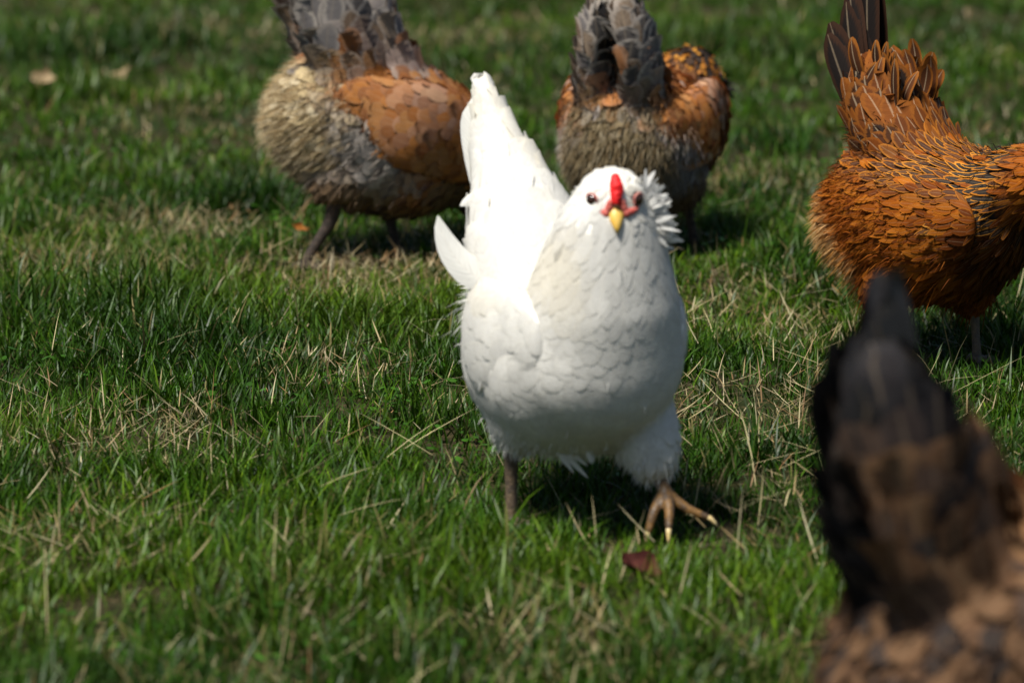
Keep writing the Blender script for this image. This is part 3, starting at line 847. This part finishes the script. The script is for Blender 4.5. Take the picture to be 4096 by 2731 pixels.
def make_blue(gk=1.0, bk=1.0, tk=1.0, gmix=.6, fk=1.0, cav=0.):
  def col_blue(P, tw, names, r):
      """blue wheaten: slate tail, salmon-brown back, buff fluff"""
      n = len(P)
      slate = pick(n, r, [[.17, .155, .150], [.26, .225, .205], [.11, .098, .092], [.24, .18, .13], [.16, .11, .075]], [3, 2, 2, 2, 1.5])
      brown = pick(n, r, [[.31, .120, .030], [.27, .10, .028], [.32, .145, .05], [.23, .088, .03]], [3, 2, 2, 2])
      grey = pick(n, r, [[.27, .255, .255], [.36, .33, .31], [.17, .15, .15]], [2, 1, 2])
      buff = pick(n, r, [[.46, .36, .20], [.56, .47, .31], [.34, .24, .12]], [3, 2, 2])
      dusk = pick(n, r, [[.17, .105, .055], [.22, .15, .09], [.13, .085, .05]], [1, 1, 1])
      tl = np.clip(ti(names, tw, 'tail') + .22 * r.normal(size=n) * (ti(names, tw, 'tail') > .05), 0, 1); fl = ti(names, tw, 'fluff'); th = ti(names, tw, 'thigh'); nk = ti(names, tw, 'neck') + ti(names, tw, 'head'); wg = ti(names, tw, 'wing')
      buff = buff * fk; grey = grey * gk; brown = brown * bk; slate = slate * tk
      g = sstep(.15, .7, wav(P, 45, 7) + r.normal(size=n) * .35) * (1 - .6 * wg)
      base = brown * (1 - g[:, None] * gmix) + grey * g[:, None] * gmix
      flank = sstep(.25, .20, P[:, 2]) * sstep(.05, .0, P[:, 0]) * (1 - wg)
      base = base * (1 - flank[:, None]) + (grey * .8 + buff * .2) * flank[:, None]
      rump = sstep(-.080, -.16, P[:, 0] + .03 * wav(P, 60, 13) + .02 * r.normal(size=n)) * sstep(.29, .25, P[:, 2]) * (1 - wg)
      base = base * (1 - rump[:, None]) + buff * rump[:, None]
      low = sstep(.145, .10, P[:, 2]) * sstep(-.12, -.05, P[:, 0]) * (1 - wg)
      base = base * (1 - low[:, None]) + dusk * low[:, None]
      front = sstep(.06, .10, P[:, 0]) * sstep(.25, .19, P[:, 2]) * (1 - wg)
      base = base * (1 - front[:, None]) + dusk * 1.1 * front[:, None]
      if cav: slate = slate * (1 - cav * (sstep(.030, .012, np.abs(P[:, 1])) * sstep(-.135, -.15, P[:, 0]))[:, None])  # dark inner tail feathers, with the cavity's shade painted into the colour
      for w, c in ((sstep(.45, .95, fl + .15 * r.normal(size=n)), buff), (sstep(.3, .7, th), dusk), (sstep(.3, .7, tl), slate)):
          base = base * (1 - w[:, None]) + c * w[:, None]
      base = base * (1 - nk[:, None]) + pick(n, r, [[.40, .15, .02], [.022, .017, .016], [.50, .22, .03]], [1.3, 4, 1]) * nk[:, None]
      edge = base * .55 + np.array([.26, .19, .13]) * .45
      edge = edge * (1 - tl[:, None]) + np.array([.36, .32, .28]) * tl[:, None]
      return base, edge, np.clip(.35 + .65 * tl, 0, 1) * r.uniform(.5, 1, n) * (1 - .8 * np.clip(fl, 0, 1)), np.full(n, .25)
  return col_blue
col_blue = make_blue()
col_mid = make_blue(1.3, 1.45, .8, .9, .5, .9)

def std_body(e, width=1.0, bulk=1.0):
    w = width
    e.chain('body', [(-.13, 0, .225, .065, .082 * w, .082), (-.06, 0, .212, .09, .112 * w, .112 * bulk), (.02, 0, .208, .10, .120 * w, .116 * bulk), (.085, 0, .222, .078, .102 * w, .098)], (-1, 0, -.28))
    e.chain('fluff', [(-.145, 0, .195, .060, .085 * w, .075), (-.10, 0, .158, .065, .088 * w, .068), (-.05, 0, .145, .07, .088 * w, .062)], (-1, 0, -.55))

def std_thighs(e, fx):
    for side, x in ((1, fx[0]), (-1, fx[1])):
        e.chain('thigh', [(x * .3, side * .055, .155, .055, .045, .055), (x * .7, side * .055, .115, .036, .032, .04), (x * .85, side * .053, .088, .018, .018, .02)], (-.2, 0, -1))

def std_tail(e, h=1.0, w=1.0, lean=.28, back=0.):
    def z(v): return .28 + (v - .28) * h
    for sd in (-1, 1):
        e.chain('tail', [(-.12, sd * .036 * w, .28, .062, .042, .055), (-.15 - back * .5, sd * .040 * w, z(.335), .052, .028, .055), (-.165 - back, sd * .034 * w, z(.39), .048, .022, .055), (-.178 - back * 1.5, sd * .014 * w, z(.445), .036, .016, .05)], (-lean, sd * .05, 1.0))
    e.chain('tail', [(-.02, 0, .295, .05, .055 * w, .035), (-.07, 0, .325, .045, .052 * w, .04), (-.105 - back * .5, 0, z(.375), .038, .042 * w, .045)], (-lean - .3, 0, .8))
    e.chain('tail', [(-.105, 0, .30, .05, .055, .05), (-.125 - back * .6, 0, z(.36), .040, .042, .05), (-.145 - back * 1.2, 0, z(.42), .028, .024, .045)], (-lean, 0, 1.0))

BLUE_SPEC = {'body': (.032, .026, .006, .36, 'round'), 'tail': (.058, .046, .013, .36, 'round'), 'fluff': (.028, .018, .009, .36, 'point')}

# ---- slate-brown hen on the left, head down
LH = Hen('hen', 'grey-brown hen with cream rump fluff foraging head-down, left of the white hen', (-.205, 6.72), 17, 25, 1.05, seed=21, drop=.006, soft=.6, spec=BLUE_SPEC)
e = Ell(); std_body(e, 1.0, 1.05)
e.chain('neck', [(.10, 0, .225, .075, .088, .085), (.16, -.005, .205, .052, .056, .056), (.205, -.008, .165, .040, .040, .042)], (-1, 0, .5))
e.chain('head', [(.225, -.01, .135, .036, .032, .034), (.240, -.012, .110, .030, .025, .026)], (-.4, 0, .9))
std_tail(e, 1.05, 1.15, .75, .065)
std_thighs(e, (.0, -.10))
LH.coat('body', e, col_blue, .006, 6)
LH.fluff(e, col_blue, 9000, lambda c: np.exp(-((c[:, 0] + .16) ** 2 + (c[:, 2] - .18) ** 2) / .08 ** 2) + .10, .018, .0008, .5)
LH.head_parts((.245, -.012, .105), (.45, 0, -1), (1, 0, .3), .85, M_BEAKD, down=5, hr=(.034, .030))
LH.tail((-.212, 0, .375), 6, 44, 70, .13, .185, .050, .22, (.17, .16, .16), (.28, .24, .21), .6, .5, -.2)
for side in (-1, 1):
    LH.wing(side, (.0, .116, .240), (.125, .026, .074), .02, col_blue, (.34, .135, .030), (.24, .12, .06), 7, .125, .3)
LH.leg((-.115, -.055, .080), (-.165, -.058, .004), M_LEGD, yaw=5, r=.0084)
LH.leg((.0, .020, .080), (.012, .0, .004), M_LEGD, yaw=5, r=.0084)

# ---- middle hen seen from behind
MH = Hen('hen', 'grey-tailed hen seen from behind, standing behind the white hen\'s head', (.222, 6.74), 70, 4, .96, seed=33, drop=-.008, soft=.6, spec=dict(BLUE_SPEC, fluff=(.030, .018, .004, .30, 'point')))
e = Ell(); std_body(e, 1.06, 1.0)
e.chain('neck', [(.10, -.005, .25, .070, .082, .075), (.145, -.02, .295, .050, .058, .052), (.175, -.03, .312, .042, .046, .044)], (-.8, .0, -.9))
e.chain('head', [(.205, -.038, .310, .036, .034, .033), (.225, -.042, .300, .030, .026, .028)], (-.9, 0, -.2))
std_tail(e, .85, .95)
std_thighs(e, (.0, .02))
e.chain('thigh', [(.01, -.065, .15, .05, .045, .05), (.02, -.076, .115, .030, .030, .034), (.02, -.078, .095, .016, .016, .018)], (-.2, 0, -1))
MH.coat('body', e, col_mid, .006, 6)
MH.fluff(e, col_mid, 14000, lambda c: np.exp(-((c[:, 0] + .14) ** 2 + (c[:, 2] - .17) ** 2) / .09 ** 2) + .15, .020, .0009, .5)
MH.head_parts((.225, -.042, .302), (1, -.1, -.25), (0, 0, 1), .85, M_BEAKD, down=15, hr=(.034, .030))
r = MH.rng; nn = 60
for sd in (-1, 1):
    B = np.array([.228, -.042 + sd * .028, .285]) + r.normal(size=(nn, 3)) * .006
    D = np.column_stack([r.uniform(-.7, .1, nn), sd * r.uniform(.5, 1.2, nn), r.uniform(-.8, .5, nn)])
    V, Q, uv, k = free_feathers(B, D, r.normal(size=(nn, 3)), r.uniform(.018, .032, nn), .007, -.3, 'point')
    cc = np.tile([.02, .017, .016], (nn, 1))
    new_obj('cheek_muff', np_mesh('cheek_muff', xf(MH.M, V), quads=Q, uv=uv, cols={'Col': rgba(cc, .1, k), 'Edge': rgba(cc, 0, k)}), MH.root, M_FEATHER)
MH.tail((-.165, 0, .335), 6, 66, 90, .10, .125, .044, .08, (.075, .072, .078), (.17, .155, .15), .6, .4, -.25)
for side in (-1, 1):
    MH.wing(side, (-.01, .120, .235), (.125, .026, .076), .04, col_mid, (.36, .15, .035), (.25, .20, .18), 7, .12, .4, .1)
MH.leg((-.0, .055, .070), (.0, .055, .004), M_LEGD, yaw=0)
MH.leg((.02, -.078, .095), (.03, -.090, .004), M_LEGD, yaw=-20, r=.0084)

# ---- orange hen on the right
def col_orange(P, tw, names, r):
    n = len(P)
    o1 = pick(n, r, [[.28, .074, .005], [.20, .048, .0035], [.35, .105, .008], [.13, .030, .003]], [3, 3, 2, 2])
    blk = np.tile([.018, .014, .011], (n, 1))
    pale = pick(n, r, [[.55, .33, .13], [.62, .42, .20], [.50, .24, .06]], [2, 2, 2])
    tl = ti(names, tw, 'tail'); fl = ti(names, tw, 'fluff'); nk = ti(names, tw, 'neck'); hd = ti(names, tw, 'head'); th = ti(names, tw, 'thigh'); wg = ti(names, tw, 'wing')
    base = o1.copy(); edge = pick(n, r, [[.50, .18, .016], [.40, .12, .010], [.28, .075, .007]], [2, 2, 2]); amt = r.uniform(.1, .5, n); shaft = np.full(n, .3)
    backm = sstep(.255, .30, P[:, 2]) * (1 - nk) * (1 - hd) * (1 - tl)          # laced saddle: dark centre, gold rim
    hack = np.maximum(sstep(.3, .6, nk), sstep(.03, .07, P[:, 0])) * sstep(.20, .24, P[:, 2]) * sstep(.175, .13, P[:, 0]) * (1 - wg)
    dk = np.maximum(backm * .85, hack) * (r.random(n) < .85)
    base = base * (1 - dk[:, None]) + blk * 1.6 * dk[:, None]
    edge = edge * (1 - dk[:, None]) + pick(n, r, [[.50, .175, .016], [.58, .24, .03]], [1, 1]) * dk[:, None]
    amt = np.maximum(amt, dk)
    br = sstep(.05, .11, P[:, 0]) * sstep(.27, .20, P[:, 2] - .45 * np.maximum(0, P[:, 0] - .1))  # brown breast, deepened: its shaded side is painted into the colour
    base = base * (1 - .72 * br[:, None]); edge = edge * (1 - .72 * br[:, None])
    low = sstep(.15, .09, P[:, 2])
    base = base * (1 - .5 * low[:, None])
    w = sstep(.45, .85, fl)[:, None]; base = base * (1 - w) + pale * w
    w = sstep(.3, .7, tl)[:, None]; tc = pick(n, r, [[.10, .028, .005], [.04, .015, .006], [.16, .047, .007], [.018, .011, .008]], [3, 2, 2, 2]); base = base * (1 - w) + tc * w
    edge = edge * (1 - w) + np.array([.23, .075, .010]) * w; amt = amt * (1 - w[:, 0]) + .6 * w[:, 0]; shaft = shaft + .4 * w[:, 0]
    return base, edge, amt, shaft

OH = Hen('hen', 'glossy orange hen with black-laced back and dark upright tail at the right edge', (.622, 5.68), -46, 4, .96, seed=41, soft=.72,
         spec={'body': (.034, .012, .005, .28, 'point'), 'neck': (.042, .011, .004, .25, 'point'), 'tail': (.052, .032, .014, .30, 'round'), 'fluff': (.030, .016, .010, .34, 'point'), 'wing': (.028, .013, .004, .34, 'point')})
e = Ell()
e.chain('body', [(-.13, 0, .235, .065, .085, .085), (-.06, 0, .222, .09, .115, .118), (.02, 0, .218, .098, .118, .118), (.080, 0, .238, .072, .092, .085)], (-1, 0, -.28))
e.chain('fluff', [(-.150, 0, .205, .062, .088, .080), (-.10, 0, .165, .065, .090, .072), (-.05, 0, .150, .07, .088, .062)], (-1, 0, -.55))
e.chain('neck', [(.080, 0, .258, .072, .084, .072), (.125, 0, .290, .056, .064, .060), (.170, 0, .312, .047, .050, .052), (.210, 0, .320, .041, .042, .044)], (-1, 0, -.30))
e.chain('head', [(.235, 0, .318, .037, .036, .036), (.260, 0, .308, .031, .028, .030)], (-1, 0, 0))
e.chain('tail', [(-.06, 0, .300, .075, .078, .055), (-.11, 0, .340, .066, .068, .058), (-.145, 0, .390, .048, .048, .052)], (-.45, 0, 1.0))
std_thighs(e, (.02, -.09))
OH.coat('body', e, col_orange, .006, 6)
OH.fluff(e, col_orange, 9000, lambda c: np.exp(-((c[:, 0] + .16) ** 2 + (c[:, 2] - .19) ** 2) / .075 ** 2) + .22, .020, .0008, .5)
OH.head_parts((.262, 0, .308), (1, 0, -.2), (0, 0, 1), .9, M_BEAKD, down=15, hr=(.036, .032))
OH.tail((-.155, 0, .37), 6, 58, 80, .15, .21, .050, .08, (.012, .009, .008), (.05, .020, .009), .5, .5, -.3)
r = OH.rng; nn = 26
for i in range(nn):   # loose flared tail coverts
    sd = -1 if i % 2 else 1
    OH.feather('tail_covert', (-.13 + r.uniform(-.02, .06), sd * r.uniform(.01, .05), r.uniform(.34, .41)), (r.uniform(-.5, .35), sd * r.uniform(.1, .6), r.uniform(.7, 1.1)), (-.3, sd, .2), r.uniform(.05, .085), r.uniform(.022, .03), -r.uniform(.3, 1.0),
               np.array([.05, .018, .007]) * r.uniform(.4, 2.2), np.array([.25, .085, .012]), .8, .8, 'round')
for side in (-1, 1):
    OH.wing(side, (-.005, .098, .228), (.115, .024, .070), .05, col_orange, (.44, .16, .025), (.55, .28, .07), 6, .11, .5)
OH.leg((-.085, -.055, .090), (-.105, -.056, .004), M_LEG, yaw=10)
OH.leg((.018, .050, .090), (.026, .050, .004), M_LEG, yaw=-10)

# ---- dark hen close to the camera, far out of focus
def col_dark(P, tw, names, r):
    n = len(P)
    base = pick(n, r, [[.12, .064, .034], [.07, .044, .032], [.165, .092, .048], [.04, .031, .028]], [3, 2, 2, 1.5])
    lt = sstep(.0, .8, wav(P, 26, 9)) * sstep(.04, -.03, -P[:, 1] * 0 + .02 - P[:, 0] * .3)
    base = base * (1 - .25 * lt[:, None]) + np.array([.24, .12, .055]) * .25 * lt[:, None]
    bk = sstep(-.09, -.03, P[:, 0]) * sstep(.22, .28, P[:, 2])
    base = base * (1 - bk[:, None]) + pick(n, r, [[.44, .22, .085], [.34, .17, .07], [.22, .12, .06]], [2, 2, 1.2]) * bk[:, None]
    tl = (sstep(.3, .7, ti(names, tw, 'tail')) * np.maximum(sstep(-.012, .004, P[:, 1]), sstep(.385, .42, P[:, 2])) * sstep(-.055, -.085, P[:, 0]))[:, None]
    base = base * (1 - tl) + pick(n, r, [[.016, .014, .015], [.009, .008, .008], [.03, .022, .018]], [2, 2, 1]) * tl
    fl = sstep(.75, 1.0, ti(names, tw, 'fluff'))[:, None] * sstep(.16, .12, P[:, 2])[:, None]
    base = base * (1 - fl) + np.array([.20, .155, .11]) * fl
    edge = base * .5 + np.array([.13, .072, .038]) * .5 * (1 - tl) + np.array([.02, .02, .021]) * tl
    return base, edge, np.full(n, .4), np.full(n, .2)

FH = Hen('hen', 'dark brown hen with black tail close to the camera, cut off at lower right', (.472, 3.46), 40, -3, 1.06, seed=55, drop=.008, soft=.6, spec=BLUE_SPEC)
e = Ell(); std_body(e, 1.10, 1.05)
e.chain('neck', [(.10, 0, .25, .070, .082, .075), (.15, 0, .25, .050, .058, .052), (.20, 0, .225, .042, .046, .044)], (-1, .0, -.1))
e.chain('head', [(.225, 0, .205, .036, .034, .033), (.245, 0, .190, .030, .026, .028)], (-.9, 0, .3))
std_tail(e, .95, .62, .2)
std_thighs(e, (.0, .02))
FH.coat('body', e, col_dark, .006, 6)
FH.fluff(e, col_dark, 3000, lambda c: np.exp(-((c[:, 0] + .14) ** 2 + (c[:, 2] - .17) ** 2) / .09 ** 2) + .05, .020, .0012, .5)
FH.head_parts((.245, 0, .190), (1, 0, -.6), (0, 0, 1), .85, M_BEAKD, down=15, hr=(.034, .030))
FH.mat = M_GLOSS
FH.tail((-.165, .010, .35), 9, 66, 90, .15, .185, .046, .02, (.010, .0095, .010), (.03, .028, .03), .5, .3, -.2)
FH.mat = M_FEATHER
for side in (-1, 1):
    FH.wing(side, (-.01, .110, .235), (.125, .026, .076), .04, col_dark, (.16, .08, .04), (.26, .14, .07), 6, .12, .4, .1)
FH.leg((-.0, .055, .088), (.0, .055, .004), M_LEGD)
FH.leg((.02, -.055, .088), (.03, -.058, .004), M_LEGD)

# ------------------------------------------------------------------ fallen leaves and a lost feather
def leaf(name, label, loc, rot, L, W, curlx, curly, mat, lobes=0):
    nu, nv = 13, 9
    V = []
    for i in range(nu):
        u = i / (nu - 1)
        w = math.sin(math.pi * min(1, .04 + u * .95)) ** .8 * (1 - .25 * u)
        if lobes: w *= 1 + .28 * math.sin(u * lobes * 6.28)
        for j in range(nv):
            v = j / (nv - 1) * 2 - 1
            V.append(((u - .5) * L, v * w * W * .5, curly * (v * w) ** 2 * W + curlx * (u - .4) ** 2 * L + .0016 * math.sin(9 * u + 4 * v)))
    g = np.arange(nu * nv).reshape(nu, nv)
    q = np.stack([g[:-1, :-1].ravel(), g[1:, :-1].ravel(), g[1:, 1:].ravel(), g[:-1, 1:].ravel()], 1)
    top = np.array(V); bot = top - np.array([0, 0, .0006])
    rim = [*g[:, 0], *g[-1, 1:], *g[-2::-1, -1], *g[0, -2:0:-1]]
    m = len(top); rq = [[rim[k], rim[(k + 1) % len(rim)], rim[(k + 1) % len(rim)] + m, rim[k] + m] for k in range(len(rim))]
    me = np_mesh(name, np.concatenate([top, bot]), quads=np.concatenate([q, (q + m)[:, ::-1], np.array(rq)]))
    o = bpy.data.objects.new(name, None); COL.objects.link(o)
    o.location = (loc[0], loc[1], gh(loc[0], loc[1]) + loc[2]); o.rotation_euler = tuple(R(a) for a in rot)
    new_obj('leaf_blade', me, o, mat)
    new_obj('leaf_stalk', tube('leaf_stalk', [(-L * .62, 0, curlx * .9 * L * .4), (-L * .5, 0, curlx * .16 * L + .0005), (0, 0, .001), (L * .4, 0, .0004)], [.0007, .0008, .0006, .0003], Matrix.Identity(4), 6), o, mat)
    tag(o, label, 'leaf', 'fallen leaves on the lawn')
    return o

M_LEAFR = make_plain('leaf_dark_red', (.042, .009, .007), (.080, .020, .013), 60, .75, .2, .4)
M_LEAFP = make_plain('leaf_pale', (.27, .20, .11), (.20, .14, .07), 40, .7, .3, .3)
M_LEAFO = make_plain('leaf_orange', (.42, .17, .03), (.34, .12, .03), 60, .6, .3, .3)
leaf('fallen_leaf', 'curled dark red leaf in the grass in front of the white hen\'s lifted foot', (.145, 4.42, .014), (18, 26, -38), .058, .038, 1.3, .8, M_LEAFR)
leaf('fallen_leaf', 'narrow pale dry leaf in the far grass at upper left', (-.91, 9.25, .045), (30, -12, 10), .050, .026, .6, -.5, M_LEAFP, 2)
leaf('fallen_leaf', 'broad pale tan leaf near the left edge of the picture', (-1.04, 8.84, .045), (50, 6, 0), .056, .045, .6, .4, M_LEAFP, 2)
leaf('fallen_leaf', 'small orange leaf beside the left hen\'s rear foot', (-.365, 6.80, .036), (40, 20, 30), .030, .020, .6, .4, M_LEAFO)
leaf('fallen_leaf', 'orange-brown leaf in the grass beyond the orange hen\'s breast', (.845, 6.70, .05), (70, -55, 0), .050, .034, .5, .4, M_LEAFO)
fo = bpy.data.objects.new('lost_feather', None); COL.objects.link(fo)
fo.location = (-.368, 10.0, gh(-.368, 10.0) + .035)
V, Q, uv, k = free_feathers([[0, 0, 0]], [[.5, .2, .75]], [[0, -1, .3]], .062, .034, .5, 'round', 11)
new_obj('vane', np_mesh('vane', V, quads=Q, uv=uv, cols={'Col': rgba(np.array([[.80, .80, .78]]), .2, k), 'Edge': rgba(np.array([[.8, .8, .78]]), 0, k)}), fo, M_WHITE)
new_obj('quill', tube('quill', [(-.012, -.004, -.016), (0, 0, 0), (.02, .008, .030)], [.0010, .0010, .0005], Matrix.Identity(4), 6), fo, M_CLAW)
tag(fo, 'small white feather lying in the grass right of the left hen\'s tail', 'feather')
